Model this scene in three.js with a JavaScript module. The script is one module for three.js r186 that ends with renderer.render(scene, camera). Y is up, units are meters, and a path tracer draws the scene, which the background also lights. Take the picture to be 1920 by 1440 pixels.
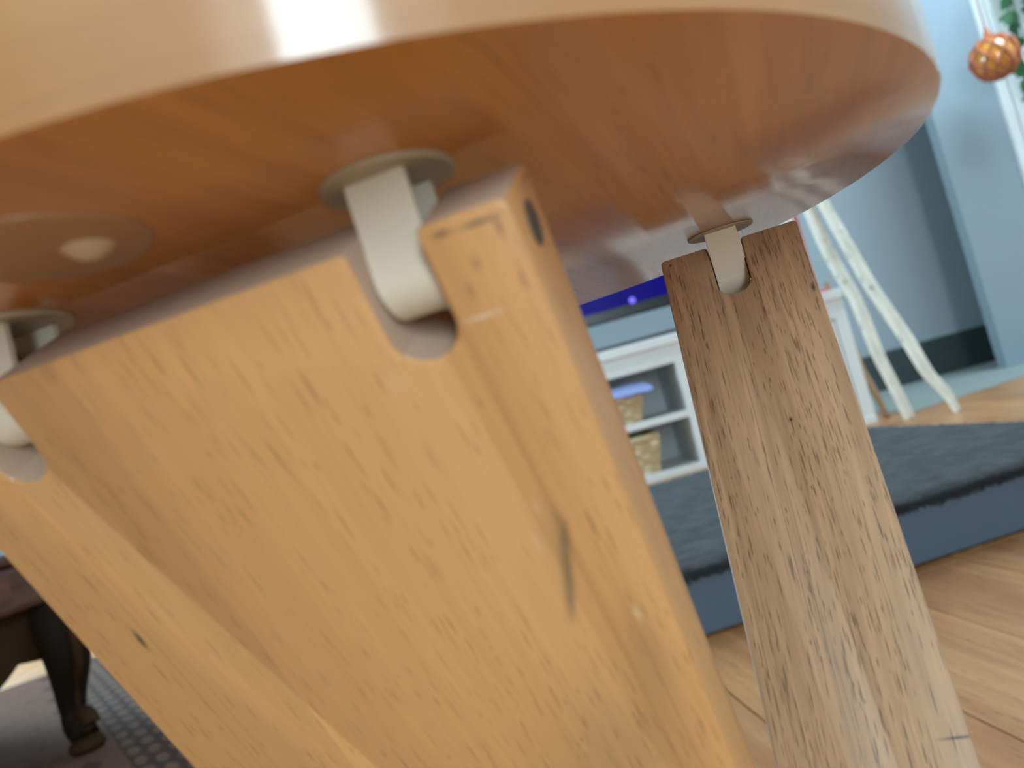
import * as THREE from 'three';
import { RoundedBoxGeometry } from 'three/addons/geometries/RoundedBoxGeometry.js';
import { RectAreaLightUniformsLib } from 'three/addons/lights/RectAreaLightUniformsLib.js';
import { mergeGeometries, toCreasedNormals } from 'three/addons/utils/BufferGeometryUtils.js';

// ---------------------------------------------------------------- camera, sky, light, exposure
const scene = new THREE.Scene();
const V = (x, y, z) => new THREE.Vector3(x, y, z);
const EYE = V(0, 0.40, 0);                                    // just under the seat of the stool
const PITCH = 2.3143 * Math.PI / 180, ROLL = -15.1694 * Math.PI / 180;
const camera = new THREE.PerspectiveCamera(53.130102, 1920 / 1440, 0.01, 60);
{
  const f = V(0, Math.sin(PITCH), -Math.cos(PITCH)), u = V(0, Math.cos(PITCH), Math.sin(PITCH));
  camera.position.copy(EYE);
  camera.up.copy(u).multiplyScalar(Math.cos(ROLL)).add(V(-Math.sin(ROLL), 0, 0));
  camera.lookAt(EYE.clone().add(f));
  camera.focus = 0.30; camera.userData.fStop = 11;
}
scene.background = new THREE.Color(0.70, 0.88, 1.0);
scene.backgroundIntensity = 9;
const renderer = new THREE.WebGLRenderer({ antialias: true });
renderer.toneMapping = THREE.LinearToneMapping;
renderer.toneMappingExposure = 0.44;
renderer.shadowMap.enabled = true;
RectAreaLightUniformsLib.init();
const DAY = new THREE.Color(0.72, 0.89, 1.0);
const WIN_T = { x0: 2.15, x1: 3.25, z0: -3.25, z1: -2.05, y: 2.55, power: 26 };   // roof window over the door corner
const WIN_L = { z0: -3.6, z1: -2.2, y0: 0.8, y1: 2.35, x: -2.6, power: 35 };
const WIN_B = { x0: 0.10, x1: 0.78, y0: 0.06, y1: 2.31, z: 3.0, power: 39 };
{
  const a = new THREE.RectAreaLight(new THREE.Color(0.64, 0.86, 1.0), WIN_T.power, WIN_T.x1 - WIN_T.x0, WIN_T.z1 - WIN_T.z0);
  a.position.set((WIN_T.x0 + WIN_T.x1) / 2, WIN_T.y - 0.01, (WIN_T.z0 + WIN_T.z1) / 2); a.rotation.x = -Math.PI / 2;
  const b = new THREE.RectAreaLight(DAY, WIN_B.power, WIN_B.x1 - WIN_B.x0, WIN_B.y1 - WIN_B.y0);
  b.position.set((WIN_B.x0 + WIN_B.x1) / 2, (WIN_B.y0 + WIN_B.y1) / 2, WIN_B.z - 0.01); b.lookAt(b.position.x, b.position.y, 0);
  const c = new THREE.RectAreaLight(new THREE.Color(0.57, 0.84, 1.0), WIN_L.power, WIN_L.z1 - WIN_L.z0, WIN_L.y1 - WIN_L.y0);
  c.position.set(WIN_L.x + 0.01, (WIN_L.y0 + WIN_L.y1) / 2, (WIN_L.z0 + WIN_L.z1) / 2); c.lookAt(0, c.position.y, c.position.z); c.name = 'window_daylight_002'; scene.add(c);
  a.name = 'window_daylight'; b.name = 'window_daylight_001';
  scene.add(a, b);
}

// ---------------------------------------------------------------- helpers
let seed = 7;
const rnd = () => { seed = (seed * 1664525 + 1013904223) >>> 0; return seed / 4294967296; };
const rr = (a, b) => a + (b - a) * rnd();
const names = {};
function numbered(n) { const k = names[n] = (names[n] ?? -1) + 1; return k ? `${n}_${String(k).padStart(3, '0')}` : n; }
function mesh(name, geo, mat, parent = scene) {
  const m = new THREE.Mesh(geo, mat); m.name = parent === scene ? numbered(name) : name;
  m.castShadow = m.receiveShadow = true; parent.add(m); return m;
}
function tag(o, label, category, group) { o.userData.label = label; o.userData.category = category; if (group) o.userData.group = group; return o; }
function thing(name, label, category, pos = [0, 0, 0], turn = 0, group) {
  const g = new THREE.Group(); g.name = numbered(name); g.position.set(...pos); g.rotation.y = turn; scene.add(g);
  return tag(g, label, category, group);
}
function struct(name, geo, mat, parent = scene) { const m = mesh(name, geo, mat, parent); if (parent === scene) m.userData.kind = 'structure'; return m; }
const box = (x0, x1, y0, y1, z0, z1) => new THREE.BoxGeometry(x1 - x0, y1 - y0, z1 - z0).translate((x0 + x1) / 2, (y0 + y1) / 2, (z0 + z1) / 2);
const rbox = (x0, x1, y0, y1, z0, z1, r = 0.003, s = 2) => new RoundedBoxGeometry(x1 - x0, y1 - y0, z1 - z0, s, r).translate((x0 + x1) / 2, (y0 + y1) / 2, (z0 + z1) / 2);
const merge = (list) => mergeGeometries(list.map((g) => { const n = g.index ? g.toNonIndexed() : g; for (const k of Object.keys(n.attributes)) if (!['position', 'normal', 'uv'].includes(k)) n.deleteAttribute(k); return n; }));
// value noise
const HT = new Float32Array(65536); for (let i = 0; i < 65536; i++) HT[i] = rnd();
function noise(x, y, s = 0) {
  const xi = Math.floor(x), yi = Math.floor(y), fx = x - xi, fy = y - yi, ux = fx * fx * (3 - 2 * fx), uy = fy * fy * (3 - 2 * fy);
  const h = (a, b) => HT[((a * 73 + b * 6151 + s * 977) ^ ((a & 255) * 251)) & 65535];
  return (h(xi, yi) * (1 - ux) + h(xi + 1, yi) * ux) * (1 - uy) + (h(xi, yi + 1) * (1 - ux) + h(xi + 1, yi + 1) * ux) * uy;
}
const fbm = (x, y, s, n = 3) => { let v = 0, a = 0.5, t = 0; for (let i = 0; i < n; i++) { v += a * noise(x, y, s + i); t += a; x *= 2.03; y *= 2.03; a *= 0.5; } return v / t; };
const clamp = (x, a = 0, b = 1) => Math.min(b, Math.max(a, x)), sm = (a, b, x) => { const t = clamp((x - a) / (b - a)); return t * t * (3 - 2 * t); };
function dataTex(w, h, fn, srgb = true) {             // fn(i, j, out) writes 0..255
  const d = new Uint8Array(w * h * 4), o = [0, 0, 0];
  for (let j = 0; j < h; j++) for (let i = 0; i < w; i++) { fn(i, j, o); const k = (j * w + i) * 4; d[k] = clamp(o[0], 0, 255); d[k + 1] = clamp(o[1], 0, 255); d[k + 2] = clamp(o[2], 0, 255); d[k + 3] = 255; }
  const t = new THREE.DataTexture(d, w, h); t.wrapS = t.wrapT = THREE.RepeatWrapping; t.magFilter = THREE.LinearFilter; t.minFilter = THREE.LinearMipmapLinearFilter; t.generateMipmaps = true;
  if (srgb) t.colorSpace = THREE.SRGBColorSpace; t.needsUpdate = true; return t;
}
// a wood board, grain along v; W x L metres of it in w x h pixels
function wood({ w, h, W, L, a, b, streak = 30, bands = [], pores = 0, poreLen = [0.003, 0.010], poreWid = 0.00030, poreDark = 0.35, lines = 0, drift = 0, fibre = 0.07, s = 0, marks, bumpOnly }) {
  const dark = new Float32Array(w * h);
  const px = W / w, py = L / h;
  const dash = (u, v, len, wid, k, slope = 0) => {
    const n = Math.max(2, Math.ceil(len / py)), j0 = Math.floor(v / py);
    for (let q = 0; q <= n; q++) {
      const e = Math.sin(Math.PI * (q + 0.5) / (n + 1)), cu = (u + slope * q * py) / px, hw = Math.max(0.5, wid * (0.5 + 0.5 * e) / px);
      for (let i = Math.floor(cu - hw - 1); i <= cu + hw + 1; i++) {
        const c = k * e * clamp(hw + 0.5 - Math.abs(i + 0.5 - cu)), at = (((j0 + q) % h + h) % h) * w + ((i % w) + w) % w;
        if (c > dark[at]) dark[at] = c;
      }
    }
  };
  for (let p = 0; p < pores; p++) { const u = rnd() * W, v = rnd() * L; if (noise(u * 160, v * 14, s + 40) < 0.35 && rnd() < 0.7) continue; dash(u, v, rr(...poreLen), poreWid * rr(0.6, 1.4), poreDark * rr(0.3, 1), drift + (noise(u * 40, v * 10, s + 50) - 0.5) * 0.06); }
  for (let p = 0; p < lines; p++) dash(rnd() * W, rnd() * L, rr(0.04, 0.14), poreWid * 0.8, poreDark * rr(0.3, 0.7), drift * 0.6 + rr(-0.01, 0.01));
  const tone = new Float32Array(w * h), hue = new Float32Array(w * h);
  const map = dataTex(w, h, (i, j, o) => {
    const u = i * px, v = j * py, wob = (fbm(u * 8, v * 6, s + 9, 2) - 0.5) * 0.012, uu = u + wob - drift * v;
    let t = fbm(uu * streak, v * 2.2, s, 3) * 0.65 + fbm(uu * streak * 6, v * 5, s + 5, 2) * 0.35;
    t = clamp((t - 0.5) * 1.9 + 0.5);
    let k = 1 + fibre * (noise(uu * 1700, v * 60, s + 3) + noise(uu * 700, v * 24, s + 4) - 1);
    for (const [u0, u1, q] of bands) if (u >= u0 && u < u1) k *= q;
    const at = j * w + i; k *= 1 - dark[at];
    o[0] = (a[0] + (b[0] - a[0]) * t) * k; o[1] = (a[1] + (b[1] - a[1]) * t) * k * (1 - 0.1 * dark[at]); o[2] = (a[2] + (b[2] - a[2]) * t) * k * (1 - 0.2 * dark[at]);
    if (marks) marks(u, v, o);
  });
  map.repeat.set(1 / W, 1 / L);
  return map;
}
// uv in metres from the dominant local axis: grain runs along local y
function boardUV(g) {
  const p = g.attributes.position, n = g.attributes.normal, uv = new Float32Array(p.count * 2);
  for (let i = 0; i < p.count; i++) {
    const nx = Math.abs(n.getX(i)), ny = Math.abs(n.getY(i)), nz = Math.abs(n.getZ(i));
    if (nz >= nx && nz >= ny) { uv[2 * i] = p.getX(i); uv[2 * i + 1] = p.getY(i); }
    else if (nx >= ny) { uv[2 * i] = p.getZ(i) * 1.0 + 0.013; uv[2 * i + 1] = p.getY(i); }
    else { uv[2 * i] = p.getX(i); uv[2 * i + 1] = p.getZ(i) * 0.5; }
  }
  g.setAttribute('uv', new THREE.BufferAttribute(uv, 2)); return g;
}
const std = (o) => new THREE.MeshStandardMaterial(o), phy = (o) => new THREE.MeshPhysicalMaterial(o);
const hex = (r, g, b) => new THREE.Color().setRGB(r / 255, g / 255, b / 255, THREE.SRGBColorSpace);
function smoothTube(pts, radii, seg = 10, closed = false) {   // tapered tube
  const curve = new THREE.CatmullRomCurve3(pts, closed), n = pts.length * 5, fr = curve.computeFrenetFrames(n, closed), pos = [], idx = [], uv = [];
  for (let i = 0; i <= n; i++) {
    const t = i / n, c = curve.getPoint(t), f = t * (radii.length - 1), k = Math.min(Math.floor(f), radii.length - 2), r = radii[k] + (radii[k + 1] - radii[k]) * (f - k);
    for (let j = 0; j <= seg; j++) { const a = j / seg * Math.PI * 2, q = c.clone().addScaledVector(fr.normals[i], Math.cos(a) * r).addScaledVector(fr.binormals[i], Math.sin(a) * r); pos.push(q.x, q.y, q.z); uv.push(j / seg, t); }
  }
  for (let i = 0; i < n; i++) for (let j = 0; j < seg; j++) { const p = i * (seg + 1) + j, q = p + seg + 1; idx.push(p, q, p + 1, q, q + 1, p + 1); }
  for (const [row, flip] of [[0, 1], [n, 0]]) { const c = curve.getPoint(row / n), ci = pos.length / 3; pos.push(c.x, c.y, c.z); uv.push(0.5, 0.5); for (let j = 0; j < seg; j++) { const p = row * (seg + 1) + j; flip ? idx.push(ci, p, p + 1) : idx.push(ci, p + 1, p); } }
  const g = new THREE.BufferGeometry(); g.setAttribute('position', new THREE.Float32BufferAttribute(pos, 3)); g.setAttribute('uv', new THREE.Float32BufferAttribute(uv, 2)); g.setIndex(idx); g.computeVertexNormals(); 
  return g;
}

// ---------------------------------------------------------------- materials
const paintWall = std({ color: hex(164, 176, 182), roughness: 0.85 });
const paintPier = std({ color: hex(146, 162, 172), roughness: 0.85 });
const paintWhite = std({ color: hex(232, 236, 236), roughness: 0.45 });
const paintCeil = std({ color: hex(235, 235, 230), roughness: 0.9 });
const skirtDark = std({ color: hex(62, 72, 72), roughness: 0.5 });
const benchWhite = std({ color: hex(236, 240, 240), roughness: 0.4 });
const benchInner = std({ color: hex(196, 200, 198), roughness: 0.6 });
const glass = phy({ color: 0xffffff, transmission: 1, thickness: 0, roughness: 0, ior: 1.5 });

// ---------------------------------------------------------------- the room
const X0 = -2.6, X1 = 3.4, Z0 = -4.25, Z1 = 3.0, YH = 2.55, TH = 0.2;
{
  struct('floor', box(X0 - TH, X1 + TH, -0.2, -0.012, Z0 - TH, Z1 + TH), std({ color: hex(58, 36, 20), roughness: 0.9 }));
  struct('ceiling', merge([box(X0 - TH, WIN_T.x0, YH, YH + 0.2, Z0 - TH, Z1 + TH), box(WIN_T.x1, X1 + TH, YH, YH + 0.2, Z0 - TH, Z1 + TH), box(WIN_T.x0, WIN_T.x1, YH, YH + 0.2, Z0 - TH, WIN_T.z0), box(WIN_T.x0, WIN_T.x1, YH, YH + 0.2, WIN_T.z1, Z1 + TH)]), paintCeil);
  struct('wall_left', merge([box(X0 - TH, X0, -0.01, WIN_L.y0, Z0 - TH, Z1 + TH), box(X0 - TH, X0, WIN_L.y1, YH, Z0 - TH, Z1 + TH), box(X0 - TH, X0, WIN_L.y0, WIN_L.y1, Z0 - TH, WIN_L.z0), box(X0 - TH, X0, WIN_L.y0, WIN_L.y1, WIN_L.z1, Z1 + TH)]), paintWall);
  struct('wall_back', box(X0, X1, -0.01, YH, Z0 - TH, Z0), paintWall);
  struct('wall_right', box(X1, X1 + TH, -0.01, YH, Z0, Z1), paintWall);
  struct('wall_front', merge([box(X0, X1, -0.01, WIN_B.y0, Z1, Z1 + TH), box(X0, X1, WIN_B.y1, YH, Z1, Z1 + TH), box(X0, WIN_B.x0, WIN_B.y0, WIN_B.y1, Z1, Z1 + TH), box(WIN_B.x1, X1, WIN_B.y0, WIN_B.y1, Z1, Z1 + TH)]), paintWall);
  struct('wall_corner', box(2.32, X1, 0.0045, YH, -3.78, -3.71), paintPier);        // the wall beside the door stands forward of the niche
  struct('baseboard_back', rbox(X0, X1, 0, 0.205, Z0, Z0 + 0.018, 0.004), skirtDark);
  struct('baseboard_left', rbox(X0, X0 + 0.018, 0, 0.205, WIN_L.z1, Z1, 0.004), skirtDark);
  // moulded casing and white door at the right
  struct('trim_1', merge([rbox(2.648, 2.672, 0, 2.08, -3.71, -3.682, 0.004), rbox(2.676, 2.700, 0, 2.08, -3.71, -3.690, 0.003), rbox(2.704, 2.735, 0, 2.08, -3.71, -3.682, 0.004)]), paintWhite);
  const door = struct('door_1', rbox(2.738, 3.38, 0.005, 2.06, -3.71, -3.688, 0.003), paintWhite);
  for (const [y0, y1] of [[0.15, 0.9], [1.05, 1.95]]) mesh('door_panel', rbox(2.86, 3.27, y0, y1, -3.688, -3.680, 0.003), paintWhite, door);
  // windows
  const T = WIN_T, fw = 0.06;
  const w1 = struct('window_1', merge([rbox(T.x0, T.x0 + fw, YH + 0.05, YH + 0.12, T.z0, T.z1), rbox(T.x1 - fw, T.x1, YH + 0.05, YH + 0.12, T.z0, T.z1), rbox(T.x0 + fw, T.x1 - fw, YH + 0.05, YH + 0.12, T.z0, T.z0 + fw), rbox(T.x0 + fw, T.x1 - fw, YH + 0.05, YH + 0.12, T.z1 - fw, T.z1)]), paintWhite);
  mesh('window_pane', box(T.x0 + fw, T.x1 - fw, YH + 0.08, YH + 0.085, T.z0 + fw, T.z1 - fw), glass, w1);
  const w3 = struct('window_3', merge([
    rbox(X0 - 0.08, X0 - 0.02, WIN_L.y0, WIN_L.y0 + 0.06, WIN_L.z0, WIN_L.z1), rbox(X0 - 0.08, X0 - 0.02, WIN_L.y1 - 0.06, WIN_L.y1, WIN_L.z0, WIN_L.z1),
    rbox(X0 - 0.08, X0 - 0.02, WIN_L.y0 + 0.06, WIN_L.y1 - 0.06, WIN_L.z0, WIN_L.z0 + 0.06), rbox(X0 - 0.08, X0 - 0.02, WIN_L.y0 + 0.06, WIN_L.y1 - 0.06, WIN_L.z1 - 0.06, WIN_L.z1)]), paintWhite);
  mesh('window_pane', box(X0 - 0.05, X0 - 0.045, WIN_L.y0 + 0.06, WIN_L.y1 - 0.06, WIN_L.z0 + 0.06, WIN_L.z1 - 0.06), glass, w3);
  const w2 = struct('window_2', merge([
    rbox(WIN_B.x0, WIN_B.x1, WIN_B.y0, WIN_B.y0 + 0.06, Z1 + 0.02, Z1 + 0.08), rbox(WIN_B.x0, WIN_B.x1, WIN_B.y1 - 0.06, WIN_B.y1, Z1 + 0.02, Z1 + 0.08),
    rbox(WIN_B.x0, WIN_B.x0 + 0.06, WIN_B.y0 + 0.06, WIN_B.y1 - 0.06, Z1 + 0.02, Z1 + 0.08), rbox(WIN_B.x1 - 0.06, WIN_B.x1, WIN_B.y0 + 0.06, WIN_B.y1 - 0.06, Z1 + 0.02, Z1 + 0.08)]), paintWhite);
  mesh('window_pane', box(WIN_B.x0 + 0.06, WIN_B.x1 - 0.06, WIN_B.y0 + 0.06, WIN_B.y1 - 0.06, Z1 + 0.045, Z1 + 0.05), glass, w2);
}
// wide floorboards, each its own piece, running almost straight away from the camera
{
  const floor = scene.getObjectByName('floor');
  const map = wood({ w: 512, h: 1024, W: 0.48, L: 1.9, a: [176, 118, 70], b: [214, 160, 104], streak: 22, pores: 2500, poreLen: [0.008, 0.03], poreWid: 0.0008, poreDark: 0.22, s: 70, fibre: 0.05 });
  const mats = [[1, 1, 1], [0.93, 0.92, 0.9], [1.05, 1.03, 1.0], [0.98, 0.94, 0.92]].map((c) => phy({ map, color: new THREE.Color().setRGB(...c.map((x) => Math.min(1, x * 0.95))), roughness: 0.42, clearcoat: 0.3, clearcoatRoughness: 0.35 }));
  const ca = Math.cos(0.14), sa = Math.sin(0.14);            // board axis (sa, ca) in x, z
  const at = (A, B) => [A * ca + B * sa, -A * sa + B * ca];
  const inside = (A, B) => { const [x, z] = at(A, B); return x > X0 + 0.01 && x < X1 - 0.01 && z > Z0 + 0.01 && z < Z1 - 0.01 ; };
  const geos = {};
  for (let k = -24; k < 26; k++) {
    const A0 = 0.295 + 0.16 * k, A1 = A0 + 0.157;
    let lo = null, hi = null;
    for (let B = -6; B < 6; B += 0.02) if (inside(A0, B) && inside(A1, B)) { lo ??= B; hi = B; }
    if (lo === null || hi - lo < 0.1) continue;
    let B = lo; let first = rr(0.5, 1.9);
    while (B < hi - 0.05) {
      let e = Math.min(hi, B + first); if (hi - e < 0.2) e = hi; first = 1.9;
      const len = e - B - 0.002, g = rbox(A0, A1, -0.016, 0, B, B + len, 0.0012, 1);
      const p = g.attributes.position, n = g.attributes.normal, uv = g.attributes.uv, ou = rnd() * 0.48, ov = rnd();
      for (let i = 0; i < p.count; i++) uv.setXY(i, p.getX(i) + ou, p.getZ(i) + ov);
      g.rotateY(0.14);
      mesh('floorboard', g, mats[Math.floor(rnd() * 4)], floor);
      B = e;
    }
  }
}

// ---------------------------------------------------------------- the folding stool (largest thing, nearest)
const SEAT = V(-0.0341, 0, -0.2556), R = 0.1683, UNDER = 0.447, TOP = 0.485;
const tDir = (phi) => V(Math.cos(phi), 0, Math.sin(phi)), nDir = (phi) => V(-Math.sin(phi), 0, Math.cos(phi));
const deg = Math.PI / 180;
const stool = thing('folding_stool', 'varnished wooden folding stool with round seat and slotted board legs hung on cream metal straps', 'stool', [SEAT.x, 0, SEAT.z]);
const cream = phy({ color: hex(226, 214, 190), roughness: 0.42, clearcoat: 0.3, clearcoatRoughness: 0.3 });
const creamDull = phy({ color: hex(176, 160, 130), roughness: 0.5, clearcoat: 0.2, clearcoatRoughness: 0.4 });
const steel = std({ color: hex(88, 80, 72), roughness: 0.6, metalness: 0.2 });
const endGrain = std({ color: hex(184, 156, 132), roughness: 0.75 });
function boardLeg({ name, label, phi, th, C, W, L, T, slots, mat, bevel = 0.0026, depth = 0.0222, parent }) {
  const t = tDir(phi), n = nDir(phi), D = V(0, -Math.cos(th), 0).addScaledVector(n, -Math.sin(th)), N = n.clone().multiplyScalar(Math.cos(th)).add(V(0, -Math.sin(th), 0));
  const s = new THREE.Shape(), r = 0.00625, cr = 0.0018, mr = 0.0015;
  s.moveTo(-W + 0.003, -L); s.lineTo(-0.003, -L); s.lineTo(0, -L + 0.003); s.lineTo(0, -cr); s.absarc(-cr, -cr, cr, 0, Math.PI / 2, false);
  for (const c of [...slots].sort((p, q) => q - p)) {
    s.lineTo(c + r + mr, 0); s.absarc(c + r + mr, -mr, mr, Math.PI / 2, Math.PI, false);
    s.lineTo(c + r, -depth + r); s.absarc(c, -depth + r, r, 0, -Math.PI, true);
    s.lineTo(c - r, -mr); s.absarc(c - r - mr, -mr, mr, 0, Math.PI / 2, false);
  }
  s.lineTo(-W + cr, 0); s.absarc(-W + cr, -cr, cr, Math.PI / 2, Math.PI, false); s.lineTo(-W, -L + 0.003); s.closePath();
  let g = new THREE.ExtrudeGeometry(s, { depth: T - 2 * bevel, bevelEnabled: true, bevelThickness: bevel, bevelSize: bevel, bevelOffset: -bevel, bevelSegments: 4, curveSegments: 12 }).translate(0, 0, -T + bevel);
  g = boardUV(toCreasedNormals(g, 0.6));
  // cut ends and slot bottoms show end grain: a second material on the same board
  { const nn = g.attributes.normal, tri = g.attributes.position.count / 3; g.clearGroups(); 
    const pp = g.attributes.position, cut = (i) => { let nz = 0, ny = 0, x = 0, y = 0; for (let k = 3 * i; k < 3 * i + 3; k++) { nz += Math.abs(nn.getZ(k)) / 3; ny += nn.getY(k) / 3; x += pp.getX(k) / 3; y += pp.getY(k) / 3; } return nz < 0.45 && (ny > 0.7 || (x > -W + 0.004 && x < -0.004 && y > -0.03)); };
    const idx = [], late = []; for (let i = 0; i < tri; i++) (cut(i) ? late : idx).push(3 * i, 3 * i + 1, 3 * i + 2);
    const n0 = idx.length; idx.push(...late);
    g.setIndex(idx); g.addGroup(0, n0, 0); g.addGroup(n0, idx.length - n0, 1); }
  const m = mesh(name, g, [mat, endGrain], parent);
  m.matrix.makeBasis(t, D.clone().negate(), N); m.matrix.setPosition(C.clone().sub(parent.position)); m.matrix.decompose(m.position, m.quaternion, m.scale);
  if (label) m.userData.label = label;
  // steel rod through the board, seen in the slots and at the edge
  mesh('pivot_rod', new THREE.CylinderGeometry(0.0040, 0.0040, W + 0.0006, 20).rotateZ(Math.PI / 2).translate(-W / 2, -0.0082, -T / 2), steel, m);
  const straps = slots.map((c) => C.clone().addScaledVector(t, c).addScaledVector(D, 0.0082).addScaledVector(N, -T / 2));
  return { t, n, D, N, m, straps };
}
// a flat metal strap bent round the rod, riveted to a round flange
function hookStrap(P, phi, bot, parent, { width = 0.0118, flangeMat = creamDull, dt = 0, dn = 0, thick = 0.0012 } = {}) {
  const t = tDir(phi), n = nDir(phi), ro = 0.0066, th = 0.0016, yb = bot - P.y + ro, top = UNDER - P.y - 0.0003;
  const s = new THREE.Shape();
  s.moveTo(ro, top); s.lineTo(ro, yb); s.absarc(0, yb, ro, 0, -Math.PI, true); s.lineTo(-ro, top); s.lineTo(-ro + th, top); s.lineTo(-ro + th, yb); s.absarc(0, yb, ro - th, -Math.PI, 0, false); s.lineTo(ro - th, top); s.closePath();
  const b = 0.0004; let g = toCreasedNormals(new THREE.ExtrudeGeometry(s, { depth: width - 2 * b, bevelEnabled: true, bevelThickness: b, bevelSize: b, bevelOffset: -b, bevelSegments: 2, curveSegments: 24 }).translate(0, 0, -width / 2 + b), 0.7);
  for (let i = 0, p = g.attributes.position; i < p.count; i++) { const k = sm(-0.002, top, p.getY(i)); p.setX(i, p.getX(i) + dn * k); p.setZ(i, p.getZ(i) - dt * (p.getY(i) - yb) / (top - yb)); }
  g = toCreasedNormals(g, 0.7);
  const m = mesh('hinge_strap', g, cream, parent);
  m.matrix.makeBasis(n, V(0, 1, 0), t.clone().negate()); m.matrix.setPosition(P.clone().sub(parent.position)); m.matrix.decompose(m.position, m.quaternion, m.scale);
  const pr = [[0, 0], [0.0119, 0], [0.0123, thick * 0.2], [0.0124, thick * 0.6], [0.0124, thick]].map(([x, y]) => new THREE.Vector2(x, y));
  mesh('flange', new THREE.LatheGeometry(pr, 48).translate(dn, UNDER - P.y - thick - 0.00005, -dt), flangeMat, m);
  return m;
}
{
  // seat with a blind round recess in its underside
  const prof = [[0, UNDER], [R - 0.0016, UNDER], [R - 0.0005, UNDER + 0.0005], [R, UNDER + 0.0016], [R, UNDER + 0.0024], [R, TOP - 0.009], [R, TOP - 0.008], [R - 0.002, TOP - 0.0025], [R - 0.007, TOP], [0, TOP]].map(([x, y]) => new THREE.Vector2(x, y));
  const lathe = new THREE.LatheGeometry(prof, 256); 
  let g = toCreasedNormals(lathe.toNonIndexed(), 0.5);
  const RC = V(-0.0685, UNDER, -0.1255);
  const p = g.attributes.position, nn = g.attributes.normal, uv = new Float32Array(p.count * 2), ph = 20 * deg, t = tDir(ph), n = nDir(ph);
  for (let i = 0; i < p.count; i += 3) {
    const fy = (nn.getY(i) + nn.getY(i + 1) + nn.getY(i + 2)) / 3;
    for (let k = i; k < i + 3; k++) {
      const x = p.getX(k), y = p.getY(k), z = p.getZ(k);
      if (Math.abs(fy) > 0.5) { uv[2 * k] = x * t.x + z * t.z; uv[2 * k + 1] = x * n.x + z * n.z; }
      else { uv[2 * k] = y; uv[2 * k + 1] = Math.atan2(z, -x) * R; }
    }
  }
  g.setAttribute('uv', new THREE.BufferAttribute(uv, 2));
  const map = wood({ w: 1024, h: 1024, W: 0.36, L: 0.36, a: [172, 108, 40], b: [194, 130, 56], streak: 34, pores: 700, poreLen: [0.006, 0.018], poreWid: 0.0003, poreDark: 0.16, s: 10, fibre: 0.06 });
  // shade is painted into the seat wood, not the rim: its triangles become a part of their own
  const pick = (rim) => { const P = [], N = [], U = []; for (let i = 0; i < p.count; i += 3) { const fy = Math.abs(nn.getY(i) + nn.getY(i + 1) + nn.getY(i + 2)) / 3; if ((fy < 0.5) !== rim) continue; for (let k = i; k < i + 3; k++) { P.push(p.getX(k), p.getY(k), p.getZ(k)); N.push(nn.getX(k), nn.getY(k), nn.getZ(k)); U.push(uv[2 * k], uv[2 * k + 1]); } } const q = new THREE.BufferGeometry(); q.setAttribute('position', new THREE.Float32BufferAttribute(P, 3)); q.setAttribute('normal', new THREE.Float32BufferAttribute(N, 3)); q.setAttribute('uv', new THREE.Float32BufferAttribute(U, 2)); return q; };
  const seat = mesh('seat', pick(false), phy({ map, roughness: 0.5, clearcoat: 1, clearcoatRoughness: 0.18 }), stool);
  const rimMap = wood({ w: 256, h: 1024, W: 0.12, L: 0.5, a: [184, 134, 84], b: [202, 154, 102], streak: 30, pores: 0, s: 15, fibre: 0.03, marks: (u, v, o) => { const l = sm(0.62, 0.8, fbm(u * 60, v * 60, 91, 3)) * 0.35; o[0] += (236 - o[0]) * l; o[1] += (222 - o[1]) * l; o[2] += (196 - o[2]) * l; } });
  mesh('seat_rim', pick(true), phy({ map: rimMap, roughness: 0.42, clearcoat: 1, clearcoatRoughness: 0.15 }), stool).userData.label = 'scuffed rim in a lit tone, with shade painted into the seat wood below';
  const cap = mesh('round_cap', new THREE.LatheGeometry([[0, -0.0003], [0.0158, -0.0003], [0.0164, 0], [0.0164, 0.0006]].map(([x, y]) => new THREE.Vector2(x, y)), 64).translate(RC.x - SEAT.x, UNDER - 0.0005, RC.z - SEAT.z), phy({ color: hex(176, 138, 98), roughness: 0.5, clearcoat: 0.6, clearcoatRoughness: 0.3 }), stool);
  mesh('cap_stud', new THREE.LatheGeometry([[0, -0.0024], [0.0020, -0.0021], [0.0036, -0.0010], [0.0046, 0.0]].map(([x, y]) => new THREE.Vector2(x, y)), 32).translate(RC.x - SEAT.x + 0.0055, UNDER - 0.0006, RC.z - SEAT.z - 0.0025), std({ color: hex(206, 184, 158), roughness: 0.6 }), cap);

  // wide board leg in front
  const panelMarks = (u, v, o) => {                          // local x = u - W, y = v - L
    const x = u - 0.1377, y = v - 0.495;
    const mul = (k) => { o[0] *= k; o[1] *= 0.12 + 0.88 * k; o[2] *= 0.25 + 0.75 * k; };
    const el = (cx, cy, rx, ry, q) => { const d = ((x - cx) / rx) ** 2 + ((y - cy) / ry) ** 2; return d < 4 ? q * Math.exp(-d * 1.6) : 0; };
    const bend = x + 0.0135 - Math.max(0, (-y - 0.062)) * -0.28;
    const smear = Math.exp(-((bend / 0.0011) ** 2)) * sm(-0.090, -0.080, y) * sm(-0.056, -0.066, y);
    mul(1 - 0.30 * smear);
    if (x < -0.0137 - (-y - 0.06) * 0.28 && x > -0.024 && y < -0.05) mul(1 - 0.08 * sm(-0.024, -0.014, x) * sm(-0.05, -0.07, y));
    mul(1 - el(-0.1212, -0.0683, 0.0007, 0.0032, 0.7)); mul(1 - el(-0.02, -0.125, 0.018, 0.03, 0.10)); mul(1 - el(-0.008, -0.10, 0.005, 0.02, 0.10)); mul(1 - el(-0.035, -0.14, 0.02, 0.03, 0.08));
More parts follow.
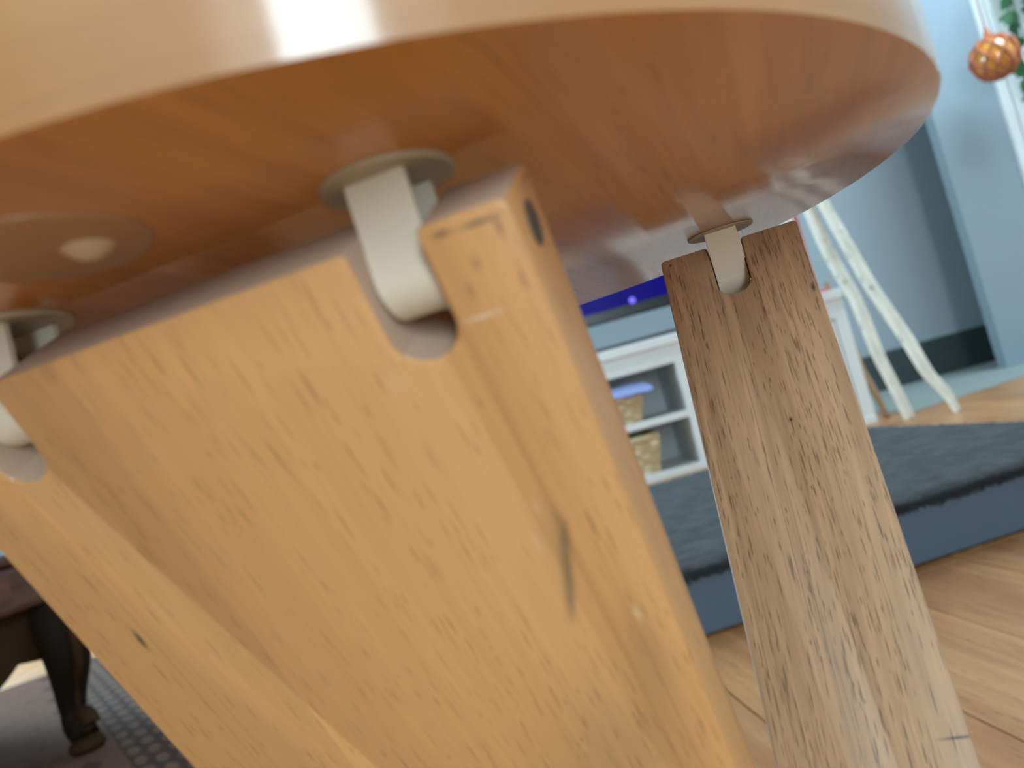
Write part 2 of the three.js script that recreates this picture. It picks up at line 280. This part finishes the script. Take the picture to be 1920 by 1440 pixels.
    mul(1 - el(-0.0055, -0.0024, 0.0035, 0.0005, 0.45)); mul(1 - el(-0.0118, -0.0022, 0.0018, 0.0006, 0.4)); mul(1 - el(-0.0028, -0.004, 0.0006, 0.002, 0.3));
    mul(1 - el(-0.0085, -0.0085, 0.0007, 0.0012, 0.2)); mul(1 - el(-0.0112, -0.0125, 0.0006, 0.0016, 0.2));
    const l = clamp(el(-0.0112, -0.0172, 0.0042, 0.0004, 0.9) + el(-0.031, -0.024, 0.0022, 0.0035, 0.13) + el(-0.007, -0.088, 0.0007, 0.002, 0.6) + el(-0.017, -0.057, 0.0008, 0.002, 0.3) + el(-0.02, -0.065, 0.0008, 0.003, 0.25) + (x < -0.1355 ? 0 : 0));
    o[0] += (235 - o[0]) * l; o[1] += (215 - o[1]) * l; o[2] += (190 - o[2]) * l;
  };
  const pMap = wood({ w: 1024, h: 2048, W: 0.1377, L: 0.495, a: [211, 155, 97], b: [217, 163, 105], streak: 26, bands: [[0, 0.0458, 0.97], [0.0458, 0.1377, 1.025]], pores: 2600, poreLen: [0.002, 0.011], poreWid: 0.00016, poreDark: 0.22, lines: 24, drift: -0.05, s: 20, fibre: 0.03, marks: panelMarks });
  const F = boardLeg({ name: 'leg', label: 'wide board leg with two rounded slots', phi: 17.1333 * deg, th: 28.8675 * deg, C: V(0.0064, 0.4320, -0.1139), W: 0.1377, L: 0.4925, T: 0.0228, slots: [-0.0222, -0.1155], mat: phy({ map: pMap, roughness: 0.48, clearcoat: 0.35, clearcoatRoughness: 0.35 }), parent: stool, bevel: 0.0013 });
  for (const P of F.straps) hookStrap(P, 17.1333 * deg, 0.4212, stool, { dt: -0.002, dn: -0.002 });

  // narrow legs behind, crossing beside the wide board
  const lMarks = (u, v, o) => {
    const x = u - 0.0516, y = v - 0.49; const el = (cx, cy, rx, ry, q) => { const d = ((x - cx) / rx) ** 2 + ((y - cy) / ry) ** 2; return d < 4 ? q * Math.exp(-d * 1.6) : 0; };
    const k = 1 - clamp(el(-0.0482, -0.0035, 0.0006, 0.0005, 0.85) + el(-0.0215, -0.076, 0.0007, 0.0007, 0.6) + el(-0.0035, -0.1745, 0.0045, 0.0004, 0.6) + el(-0.002, -0.030, 0.0008, 0.002, 0.5));
    o[0] *= k; o[1] *= k; o[2] *= k;
  };
  const lMap = wood({ w: 512, h: 2048, W: 0.0516, L: 0.49, a: [170, 133, 98], b: [194, 156, 118], streak: 90, pores: 2600, poreLen: [0.0015, 0.010], poreWid: 0.00018, poreDark: 0.36, lines: 40, drift: 0.02, s: 60, fibre: 0.09, marks: lMarks });
  const lMat = phy({ map: lMap, roughness: 0.5, clearcoat: 0.3, clearcoatRoughness: 0.4 });
  const Lg = boardLeg({ name: 'leg', label: 'narrow leg with one rounded slot', phi: 18.04 * deg, th: -25.993 * deg, C: V(0.117, 0.443, -0.2812), W: 0.0516, L: 0.4915, T: 0.020, slots: [-0.0271], mat: lMat, parent: stool, bevel: 0.0014, depth: 0.0232 });
  hookStrap(Lg.straps[0], 18.04 * deg, 0.4229, stool, { flangeMat: creamDull, dn: 0.004, thick: 0.0004 });
  const t17 = tDir(17.5 * deg), C2 = V(0.117, 0.443, -0.2812).addScaledVector(t17, -(0.1377 + 0.0516 + 0.0085));
  const Lh = boardLeg({ name: 'leg', label: 'narrow leg with one rounded slot', phi: 18.04 * deg, th: -25.993 * deg, C: C2, W: 0.0516, L: 0.4915, T: 0.020, slots: [-0.0245], mat: lMat, parent: stool, bevel: 0.0014, depth: 0.0232 });
  hookStrap(Lh.straps[0], 18.04 * deg, 0.4229, stool, { flangeMat: creamDull, dn: 0.004, thick: 0.0004 });
  // bolt on which the legs cross
  const cz = V(0.0064, 0.4320, -0.1139).addScaledVector(F.N, -0.0114), onLeg = V(0.117, 0.443, -0.2812).addScaledVector(Lg.N, -0.010);
  cz.addScaledVector(F.D, onLeg.sub(cz).dot(Lg.N) / F.D.dot(Lg.N));
  const a = cz.clone().addScaledVector(F.t, 0.058).sub(stool.position), b = cz.clone().addScaledVector(F.t, -0.1377 - 0.058).sub(stool.position);
  mesh('crossing_bolt', new THREE.TubeGeometry(new THREE.LineCurve3(a, b), 2, 0.004, 16), steel, stool);
}

// ---------------------------------------------------------------- low grey floor mattress
{
  const F = V(1.076, 0, -1.317), ang = 9.1 * deg, W = 1.30, Dp = 0.985, Hh = 0.11;
  const g = thing('floor_mattress', 'thick dark grey floor mattress with fuzzy top and paler blue-grey side, on the floorboards', 'mattress', [F.x, 0, F.z], ang);
  // local: x from -W to 0, z from -Dp to 0
  const weave = dataTex(256, 256, (i, j, o) => { const q = 120 + 60 * noise(i * 0.5, j * 0.5, 3) + 60 * fbm(i * 0.06, j * 0.06, 5, 2); o[0] = o[1] = o[2] = q; }, false); weave.repeat.set(4, 4);
  mesh('side_band', new RoundedBoxGeometry(W, Hh - 0.012, Dp, 3, 0.006).translate(-W / 2, (Hh - 0.012) / 2 + 0.004, -Dp / 2), std({ color: hex(90, 105, 121), roughness: 0.95, bumpMap: weave, bumpScale: 0.002 }), g);
  const nx = 420, nz = 90, pos = [], idx = [], uv = [];
  for (let j = 0; j <= nz; j++) for (let i = 0; i <= nx; i++) {
    const fx = i / nx, fz = j / nz; let x = -W + fx * W, z = -Dp + fz * Dp;
    const ed = Math.min(fx, 1 - fx) * W, ez = Math.min(fz, 1 - fz) * Dp, e = Math.min(ed, ez);
    let y = Hh - 0.002 + 0.002 * noise(x * 90, z * 90, 8) + 0.0025 * fbm(x * 14, z * 14, 11, 2) - 0.008 * sm(0.02, 0, e);
    if (e === 0) y = Hh - 0.010 - 0.014 * noise(x * 55, z * 55, 12) - 0.006 * noise(x * 200, z * 200, 13);
    const out = e === 0 ? 0.002 + 0.002 * noise(x * 120, z * 120, 14) : e < 0.012 ? 0.0025 : 0;
    if (i === 0 || (ed === e && fx < 0.5 && out)) x -= out; if (i === nx || (ed === e && fx > 0.5 && out)) x += out;
    if (j === 0 || (ez === e && fz < 0.5 && out)) z -= out; if (j === nz || (ez === e && fz > 0.5 && out)) z += out;
    pos.push(x, y, z); uv.push(x, z);
  }
  for (let j = 0; j < nz; j++) for (let i = 0; i < nx; i++) { const p = j * (nx + 1) + i, q = p + nx + 1; idx.push(p, q, p + 1, q, q + 1, p + 1); }
  const tg = new THREE.BufferGeometry(); tg.setAttribute('position', new THREE.Float32BufferAttribute(pos, 3)); tg.setAttribute('uv', new THREE.Float32BufferAttribute(uv, 2)); tg.setIndex(idx); tg.computeVertexNormals();
  const fib = new THREE.InstancedMesh(new THREE.ConeGeometry(0.0014, 1, 5).translate(0, 0.5, 0), std({ color: hex(54, 57, 60), roughness: 1 }), 9000), M4 = new THREE.Matrix4(), Qt = new THREE.Quaternion();
  for (let i = 0; i < 9000; i++) {
    const right = i % 4 === 0, a = rnd(), base = right ? V(0.003, Hh - 0.006 - rr(0, 0.008), -Dp * a) : V(-W * a, Hh - 0.006 - rr(0, 0.008), 0.003);
    const dir = V(right ? rr(0.05, 0.6) : rr(-0.5, 0.5), rr(-1.2, 0.3), right ? rr(-0.5, 0.5) : rr(0.05, 0.6)).normalize();
    Qt.setFromUnitVectors(V(0, 1, 0), dir); fib.setMatrixAt(i, M4.compose(base, Qt, V(1, rr(0.005, 0.014), 1)));
  }
  fib.name = 'pile_fringe'; fib.userData.kind = 'stuff'; fib.castShadow = fib.receiveShadow = true; g.add(fib);
  const tm = dataTex(256, 256, (i, j, o) => { const q = 0.75 + 0.5 * fbm(i * 0.045, j * 0.045, 21, 3) * (0.7 + 0.6 * noise(i * 0.9, j * 0.9, 22)); o[0] = 70 * q; o[1] = 72 * q; o[2] = 74 * q; }); tm.repeat.set(3, 3);
  mesh('top_cover', tg, phy({ map: tm, roughness: 1, sheen: 0.4, sheenRoughness: 0.6, sheenColor: hex(90, 100, 110), side: THREE.DoubleSide }), g);
}

// ---------------------------------------------------------------- white television bench, baskets, television
{
  const b = thing('tv_bench', 'white wooden television bench with open shelf compartments', 'tv bench', [0.355, 0, -3.06]);
  // local: x -1.005..1.005, z back to -0.44
  const xl = -1.005, xr = 1.005, zb = -0.44;
  mesh('top_board', rbox(xl - 0.025, xr + 0.025, 0.512, 0.552, zb, 0.022, 0.006), benchWhite, b);
  mesh('apron', rbox(xl, xr, 0.438, 0.512, -0.02, 0, 0.002), benchWhite, b);
  mesh('apron_moulding', rbox(xl + 0.001, xr - 0.001, 0.478, 0.488, 0, 0.004, 0.001), benchWhite, b);
  for (const [x0, x1] of [[xl, xl + 0.05], [xl + 0.62, xl + 0.66], [0.293, 0.333], [xr - 0.05, xr]]) mesh('upright', rbox(x0, x1, 0.029, 0.438, zb, 0, 0.003), benchWhite, b);
  mesh('bottom_board', rbox(xl, xr, 0, 0.029, zb, 0.004, 0.003), benchWhite, b);
  mesh('back_panel', box(xl + 0.05, xr - 0.05, 0.029, 0.512, zb, zb + 0.012), benchInner, b);
  for (const [x0, x1] of [[xl + 0.05, xl + 0.62], [xl + 0.66, 0.293]]) mesh('shelf', rbox(x0, x1, 0.215, 0.243, zb + 0.012, -0.004, 0.003), benchWhite, b);
  const door = mesh('door', rbox(0.337, xr - 0.054, 0.036, 0.432, -0.022, -0.002, 0.003), benchWhite, b);
  mesh('knob', new THREE.SphereGeometry(0.013, 20, 14).translate(0.38, 0.3, 0.012), steel, door);

  // woven baskets
  const straw = [hex(222, 200, 162), hex(200, 174, 134), hex(232, 214, 182)].map((c) => std({ color: c, roughness: 0.8 }));
  function basket(name, label, x0, x1, y0, h, z0, z1, group) {
    const k = thing(name, label, 'basket', [(x0 + x1) / 2, y0, (z0 + z1) / 2], 0, group);
    const w = (x1 - x0) / 2, d = (z1 - z0) / 2, rows = 7, parts = [[], [], []];
    const rect = (f, y) => [[-w * f, d * f], [w * f, d * f], [w * f, -d * f], [-w * f, -d * f]].map(([x, z]) => V(x, y, z));
    const wall = []; 
    for (let r = 0; r < rows; r++) {
      const f = 0.86 + 0.14 * (r + 0.5) / rows, y = (r + 0.5) * h / rows, q = rect(f - 0.015, y);
      for (let s = 0; s < 4; s++) {
        const p0 = q[s], p1 = q[(s + 1) % 4], len = p0.distanceTo(p1), n = Math.round(len / 0.035);
        for (let i = 0; i < n; i++) {
          if ((i + r) % 2) continue;
          const m = p0.clone().lerp(p1, (i + 0.5) / n), gg = new THREE.SphereGeometry(1, 10, 7).scale(len / n * 0.62, h / rows * 0.56, 0.009);
          if (s % 2) gg.rotateY(Math.PI / 2); gg.translate(m.x, m.y, m.z); parts[(i * 7 + r * 3 + s) % 3].push(gg);
        }
        wall.push(box(-len / 2, len / 2, y - h / rows / 2, y + h / rows / 2, -0.004, 0.004).rotateY(s % 2 ? Math.PI / 2 : 0).translate((p0.x + p1.x) / 2, 0, (p0.z + p1.z) / 2));
      }
    }
    mesh('basket_wall', merge(wall), straw[1], k);
    mesh('basket_bottom', rbox(-w * 0.86, w * 0.86, 0, 0.006, -d * 0.86, d * 0.86, 0.002), straw[1], k);
    for (let i = 0; i < 3; i++) { const m = mesh('weave', merge(parts[i]), straw[i], k); m.userData.kind = 'stuff'; }
    const top = rect(0.99, h); top.push();
    const rim = mesh('rim', smoothTube(top.flatMap((p, i) => { const q = top[(i + 1) % 4]; return [p.clone().lerp(q, 0.12), p.clone().lerp(q, 0.5), p.clone().lerp(q, 0.88)]; }), [0.009, 0.009], 8, true), straw[0], k);
    return k;
  }
  basket('wicker_basket', 'woven straw basket on the upper shelf, covered by a pale blue cloth', 0.09, 0.495, 0.243, 0.118, -3.40, -3.075);
  basket('wicker_basket', 'open woven straw basket standing on the bottom board of the bench', 0.09, 0.515, 0.029, 0.150, -3.40, -3.075);
  // cloth over the upper basket
  const cg = new THREE.PlaneGeometry(0.46, 0.36, 46, 36).rotateX(-Math.PI / 2), cp = cg.attributes.position;
  for (let i = 0; i < cp.count; i++) { const x = cp.getX(i), z = cp.getZ(i), e = Math.max(Math.abs(x) - 0.207, (Math.abs(z) - 0.135) * 1.1, 0); cp.setY(i, 0.016 * fbm(x * 14 + 5, z * 14, 31, 2) - e * 0.85 + 0.008); }
  cg.computeVertexNormals();
  const cl = thing('folded_cloth', 'pale lavender-blue cloth lying over the upper basket', 'cloth', [0.305, 0.383, -3.225]);
  mesh('cloth_sheet', cg, std({ color: hex(166, 184, 240), roughness: 0.9, side: THREE.DoubleSide }), cl);
  const c2 = cg.clone(); c2.scale(0.96, 1, 0.96); c2.translate(0, -0.007, 0); mesh('cloth_fold', c2, std({ color: hex(166, 184, 240), roughness: 0.9, side: THREE.DoubleSide }), cl);

  // television
  const tv = thing('television', 'flat television showing a dark blue picture, standing on the white bench', 'television', [0.53, 0.552, -3.26]);
  const black = phy({ color: hex(14, 15, 18), roughness: 0.3, clearcoat: 0.5 });
  mesh('base_plate', rbox(-0.36, 0.36, 0, 0.018, -0.13, 0.16, 0.004), black, tv);
  for (const x of [-0.34, 0.34]) mesh('neck', rbox(x - 0.03, x + 0.03, 0.018, 0.30, -0.075, -0.045, 0.004), black, tv);
  mesh('housing', rbox(-0.615, 0.615, 0.128, 0.85, -0.045, 0, 0.008), black, tv);
  const scr = mesh('screen', box(-0.6, 0.6, 0.176, 0.835, 0, 0.0015), phy({ color: 0x030308, roughness: 0.3, specularIntensity: 0.15, emissive: new THREE.Color(0.012, 0.007, 0.40), emissiveIntensity: 1.0 }), tv);
  mesh('indicator_light', new THREE.CylinderGeometry(0.014, 0.014, 0.002, 24).rotateX(Math.PI / 2).translate(0.057, 0.190, 0.0022), std({ color: 0x000000, emissive: new THREE.Color(0.50, 0.42, 2.6), emissiveIntensity: 1.2 }), scr);
  const sl = new THREE.RectAreaLight(new THREE.Color(0.05, 0.03, 0.8), 0.2, 1.15, 0.62); sl.name = 'screen_light'; sl.position.set(0.53, 1.06, -3.252); sl.lookAt(0.53, 1.06, 0); scene.add(sl);

  // white frame with red edging at the end of the bench
  const fr = thing('picture_frame', 'white upright frame with thin red edging at the right end of the bench', 'frame', [1.2, 0.552, -3.2]);
  mesh('white_board', rbox(-0.12, 0.118, 0.02, 0.42, -0.012, 0.004, 0.002), paintWhite, fr);
  const red = std({ color: hex(222, 96, 104), roughness: 0.5 });
  mesh('red_edge', merge([rbox(0.118, 0.134, 0, 0.44, -0.015, 0.008, 0.003), rbox(-0.134, -0.12, 0, 0.44, -0.015, 0.008, 0.003), rbox(-0.12, 0.118, 0.42, 0.44, -0.015, 0.008, 0.003), rbox(-0.12, 0.172, 0, 0.018, -0.015, 0.008, 0.003), rbox(0.085, 0.118, 0.27, 0.30, 0.004, 0.008, 0.001)]), red, fr);
}
// peeled driftwood sticks leaning on the end of the bench
{
  const bark = dataTex(64, 512, (i, j, o) => { const q = fbm(i * 0.12, j * 0.03, 61, 3), d = sm(0.70, 0.80, fbm(i * 0.09 + 9, j * 0.05, 66, 3)); const k = (0.9 + 0.2 * q) * (1 - 0.3 * d); o[0] = 226 * k; o[1] = 220 * k; o[2] = 206 * k; });
  const white = std({ map: bark, roughness: 0.8 }), tan = std({ color: hex(178, 142, 104), roughness: 0.8 });
  const P = (a) => a.map((q) => V(...q));
  const s1 = mesh('driftwood_stick', smoothTube(P([[1.4002, 0, -2.885], [1.391, 0.1469, -2.92], [1.383, 0.2431, -2.945], [1.3816, 0.3652, -2.97], [1.3761, 0.4921, -2.99], [1.3602, 0.5859, -3.005], [1.3375, 0.7112, -3.02], [1.3247, 0.8508, -3.035], [1.30, 1.2, -3.1]]), [0.021, 0.022, 0.024, 0.024, 0.025, 0.024, 0.022]), white);
  tag(s1, 'crooked whitish peeled stick crossing in front of the bench corner', 'stick');
  const s2 = mesh('driftwood_stick', smoothTube(P([[1.4963, 0, -2.735], [1.4928, 0.067, -2.76], [1.4623, 0.156, -2.79], [1.4469, 0.2844, -2.83], [1.4258, 0.4031, -2.865], [1.4046, 0.5414, -2.91], [1.3861, 0.7211, -2.96], [1.3719, 0.8592, -3.0], [1.34, 1.2, -3.08]]), [0.012, 0.020, 0.024, 0.024, 0.024, 0.023, 0.022]), white);
  tag(s2, 'whitish peeled stick with its foot standing clear on the floor, right of the other', 'stick');
  const s3 = mesh('driftwood_stick', smoothTube(P([[1.4155, 0.0, -3.09], [1.4115, 0.11, -3.13], [1.409, 0.215, -3.18], [1.4236, 0.33, -3.23], [1.44, 0.6, -3.35]]), [0.011, 0.015, 0.014, 0.013, 0.012]), tan);
  tag(s3, 'thin tan stick standing behind the white sticks beside the bench', 'stick');
}
// thin grey rug in the niche
{
  const s = new THREE.Shape([[1.5, 3.06], [2.31, 3.30], [3.3, 3.6], [3.3, 4.22], [1.5, 4.22]].map(([x, y]) => new THREE.Vector2(x, y)));
  const g = new THREE.ExtrudeGeometry(s, { depth: 0.004, bevelEnabled: false }).rotateX(-Math.PI / 2);
  mesh('grey_rug', g, std({ color: hex(150, 160, 156), roughness: 0.7 }));
  tag(scene.getObjectByName('grey_rug'), 'thin plain grey-green rug lying below the dark skirting board', 'rug');
}
// amber float in a rope net, hanging by the door
{
  const c = V(2.503, 1.397, -3.45), r = 0.094;
  const b = thing('hanging_float', 'amber glass ball in an orange-brown rope net hanging beside the white door', 'ornament', [c.x, c.y, c.z]);
  mesh('glass_ball', new THREE.SphereGeometry(r, 48, 32), phy({ color: hex(214, 138, 50), roughness: 0.12, clearcoat: 1, clearcoatRoughness: 0.05 }), b);
  const rope = std({ color: hex(176, 104, 72), roughness: 0.9 }), list = [];
  const S = (la, lo) => V(Math.cos(la) * Math.cos(lo), Math.sin(la), Math.cos(la) * Math.sin(lo)).multiplyScalar(r + 0.004);
  const rows = 6, cols = 9;
  for (let i = 0; i < rows; i++) for (let j = 0; j < cols; j++) for (const d of [0.5, -0.5]) {
    const l0 = -1.45 + 2.9 * i / rows, l1 = -1.45 + 2.9 * (i + 1) / rows, o0 = (j + i * 0.5) / cols * 6.283, o1 = o0 + d / cols * 6.283;
    list.push(smoothTube([S(l0, o0), S((l0 + l1) / 2, (o0 + o1) / 2), S(l1, o1)], [0.0075, 0.005, 0.0075], 6));
  }
  const net = mesh('rope_net', merge(list), rope, b);
  const kn = []; for (let i = 1; i < rows; i++) for (let j = 0; j < cols; j++) { const q = S(-1.45 + 2.9 * i / rows, (j + i * 0.5) / cols * 6.283); kn.push(new THREE.SphereGeometry(0.010, 8, 6).translate(q.x, q.y, q.z)); }
  mesh('knots', merge(kn), rope, net);
  mesh('gather', new THREE.CylinderGeometry(0.006, 0.022, 0.055, 14).translate(-0.004, r + 0.022, 0), rope, b);
  mesh('cord', smoothTube([V(-0.004, r + 0.045, 0), V(-0.003, r + 0.3, 0), V(0, YH - c.y, 0)], [0.004, 0.0035], 8), std({ color: hex(150, 120, 118), roughness: 0.9 }), b);
}
// trailing plant in a hanging pot
{
  const c = V(2.82, 1.87, -3.5);
  const pl = thing('trailing_plant', 'leafy green trailing plant hanging beside the rope-netted ball', 'plant', [c.x, c.y, c.z]);
  const leafM = [hex(34, 96, 52), hex(22, 76, 40), hex(48, 112, 64)].map((k) => phy({ color: k, roughness: 0.55, transmission: 0.3, thickness: 0, side: THREE.DoubleSide }));
  mesh('pot', new THREE.LatheGeometry([[0, -0.12], [0.07, -0.12], [0.1, 0.03], [0.094, 0.03], [0.066, -0.11], [0, -0.11]].map(([x, y]) => new THREE.Vector2(x, y)), 32), std({ color: hex(206, 196, 184), roughness: 0.7 }), pl);
  mesh('soil', new THREE.CylinderGeometry(0.092, 0.085, 0.03, 24).translate(0, 0.005, 0), std({ color: hex(50, 36, 26), roughness: 1 }), pl);
  const cords = []; for (let k = 0; k < 3; k++) { const a = k * 2.094; cords.push(smoothTube([V(Math.cos(a) * 0.097, 0.03, Math.sin(a) * 0.097), V(Math.cos(a) * 0.05, 0.3, Math.sin(a) * 0.05), V(0, YH - c.y, 0)], [0.003, 0.003], 6)); }
  mesh('hanger', merge(cords), std({ color: hex(190, 176, 150), roughness: 0.9 }), pl);
  const lg = new THREE.PlaneGeometry(1, 1, 8, 8), lp = lg.attributes.position;
  for (let i = 0; i < lp.count; i++) { const v = lp.getY(i) + 0.5, u = lp.getX(i) * 2, w = Math.sin(Math.PI * Math.pow(v, 0.7)) * 0.48 * (1 + 0.12 * Math.sin(v * 22)); lp.setXYZ(i, u * w, v, 0.16 * Math.abs(u) * w - 0.25 * v * v); }
  lg.computeVertexNormals();
  for (let s = 0; s < 7; s++) {
    const a = s * 0.9 + 0.4, rx = Math.cos(a) * 0.12, rz = Math.sin(a) * 0.08, drop = -rr(0.45, 0.72);
    const pts = [V(rx * 0.4, 0.02, rz * 0.4), V(rx * 0.9, 0.06, rz * 0.9), V(rx * 1.15, -0.12, rz * 1.1), V(rx * 1.1 + rr(-0.03, 0.03), drop * 0.6, rz * 1.1), V(rx * 1.2 + rr(-0.03, 0.03), drop, rz)];
    const cv = new THREE.CatmullRomCurve3(pts);
    mesh('stem', new THREE.TubeGeometry(cv, 24, 0.003, 6), leafM[1], pl);
    for (let k = 3; k < 16; k++) {
      const p = cv.getPoint(k / 15.5), q = rr(0.05, 0.085), m = mesh('leaf', lg, leafM[Math.floor(rnd() * 3)], pl);
      m.position.copy(p); m.scale.setScalar(q); m.rotation.set(rr(-0.5, 0.9), rnd() * 6.28, rr(1.2, 2.6) * (rnd() < 0.5 ? -1 : 1));
    }
  }
}

// ---------------------------------------------------------------- dark carved table and rug at the lower left
{
  const W = 1024, H = 2048;
  const rugTex = dataTex(W, H, (i, j, o) => {
    const x = i / W * 1.7, z = j / H * 2.6;                  // x: 0 at the right edge of the rug
    const q = 0.85 + 0.3 * fbm(i * 0.2, j * 0.2, 81, 2);
    let c = [96, 66, 48];
    const band = (a, b) => x > a && x < b;
    if (x < 0.03) c = [126, 104, 86];
    else if (band(0.03, 0.085)) c = [62, 40, 30];
    if (band(0.085, 0.17)) { c = [58, 38, 28]; const u = ((x - 0.085) / 0.0283) % 1, v = (z / 0.075 + (Math.floor((x - 0.085) / 0.0283) % 2) * 0.5) % 1; if ((u - 0.5) ** 2 + (v - 0.5) ** 2 < 0.13) c = [100, 76, 58]; }
    if (band(0.2, 0.245)) { const v = Math.abs(((z / 0.2) % 1) - 0.5) * 2, u = Math.abs((x - 0.222) / 0.024); if (u + v * 1.6 < 0.85) c = [64, 34, 28]; }
    if (band(0.27, 0.285)) { const v = ((z / 0.2 + 0.5) % 1); if (Math.abs(v - 0.5) < 0.06) c = [80, 44, 36]; }
    o[0] = c[0] * q; o[1] = c[1] * q; o[2] = c[2] * q;
  });
  const g = rbox(-1.4, 0, 0, 0.007, -1.42, 0.62, 0.003, 1), p = g.attributes.position, uv = g.attributes.uv;
  for (let i = 0; i < p.count; i++) uv.setXY(i, -p.getX(i) / 1.7, (p.getZ(i) + 1.42) / 2.6);
  const rug = mesh('patterned_rug', g, std({ map: rugTex, roughness: 1 }));
  // its right edge runs along (0.586, 0.81) through (-0.60, -1.39)
  rug.rotation.y = Math.atan2(0.586, 0.81); rug.position.set(-0.62, 0, -1.37);
  tag(rug, 'greyish beige patterned rug with a dotted brown border under the carved table', 'rug');
  const dk = wood({ w: 256, h: 512, W: 0.3, L: 0.9, a: [70, 40, 26], b: [112, 68, 46], streak: 40, pores: 800, poreLen: [0.01, 0.04], poreWid: 0.001, poreDark: 0.3, s: 90 });
  const dark = phy({ map: dk, roughness: 0.6, clearcoat: 0.12, clearcoatRoughness: 0.4 });
  const carve = phy({ color: hex(54, 36, 16), roughness: 0.75, specularIntensity: 0.3 });
  const carveDark = phy({ color: hex(30, 19, 10), roughness: 0.75, specularIntensity: 0.3 });
  const tb = thing('carved_table', 'dark brown carved low table with scrolled cabriole legs, behind the stool at lower left', 'table', [-0.985, 0.007, -1.37], -0.33);
  // local: right edge of the top at x = 0.03; table runs to -0.7; z from -0.32 (far) to 0.75 (near)
  const top = mesh('table_top', merge([rbox(-0.72, 0.04, 0.285, 0.37, -0.325, 0.805, 0.014, 3), rbox(-0.728, 0.048, 0.37, 0.392, -0.333, 0.813, 0.009, 3)]), dark, tb);
  { const q = top.geometry.attributes, uvq = q.uv; for (let i = 0; i < q.position.count; i++) uvq.setXY(i, q.position.getX(i) + q.position.getY(i), q.position.getZ(i)); }
  const sc = (len, depth, flip) => {
    const s = new THREE.Shape(); s.moveTo(0, 0.285); s.lineTo(len, 0.285); s.lineTo(len, 0.2);
    const n = 4; for (let k = 0; k < n; k++) { const a = len * (1 - k / n), b = len * (1 - (k + 1) / n); s.quadraticCurveTo((a + b) / 2, k % 2 ? 0.17 : 0.10, b, 0.2); }
    s.closePath(); return new THREE.ExtrudeGeometry(s, { depth, bevelEnabled: true, bevelSize: 0.004, bevelThickness: 0.004, bevelSegments: 2 });
  };
  mesh('apron', sc(1.0, 0.022).rotateY(-Math.PI / 2).translate(0.0, 0, -0.26), carve, tb);
  mesh('apron', sc(0.64, 0.022).translate(-0.68, 0, 0.74), carve, tb);
  mesh('apron', sc(0.64, 0.022).translate(-0.68, 0, -0.29), carve, tb);
  mesh('apron', sc(1.0, 0.022).rotateY(-Math.PI / 2).translate(-0.66, 0, -0.26), carve, tb);
  for (const [x, z, dx, dz] of [[-0.015, -0.1, 1, 0.35], [-0.015, 0.72, 1, 1], [-0.66, 0.72, -1, 1], [-0.66, -0.27, -1, -1]]) {
    const L = Math.hypot(dx, dz), ux = dx / L, uz = dz / L, Q = (o, y) => V(x + ux * o, y, z + uz * o);
    const leg = mesh('leg', smoothTube([Q(-0.01, 0.285), Q(0.02, 0.255), Q(0.045, 0.215), Q(0.040, 0.165), Q(0.018, 0.115), Q(0.008, 0.075), Q(0.018, 0.045), Q(0.040, 0.024)], [0.05, 0.05, 0.046, 0.038, 0.028, 0.023, 0.027, 0.024], 16), carveDark, tb);
    const sp = []; for (let k = 0; k <= 14; k++) { const a = k / 14 * 5.2, r = 0.026 - k * 0.0013; sp.push(Q(0.052 + Math.cos(a) * r, 0.052 + Math.sin(a) * r)); }
    mesh('scroll_foot', smoothTube(sp, [0.016, 0.013, 0.009], 8), carve, leg);
    mesh('foot_pad', new THREE.LatheGeometry([[0, 0], [0.026, 0], [0.032, 0.008], [0.030, 0.018], [0.02, 0.026], [0, 0.028]].map(([a, b]) => new THREE.Vector2(a, b)), 24).translate(x + ux * 0.036, 0, z + uz * 0.036), carve, leg);
    mesh('knee_carving', smoothTube([Q(0.062, 0.265), Q(0.094, 0.225), Q(0.086, 0.165), Q(0.048, 0.12), Q(0.036, 0.08)], [0.006, 0.010, 0.008, 0.006, 0.004], 8), carve, leg);
  }
}

renderer.render(scene, camera);
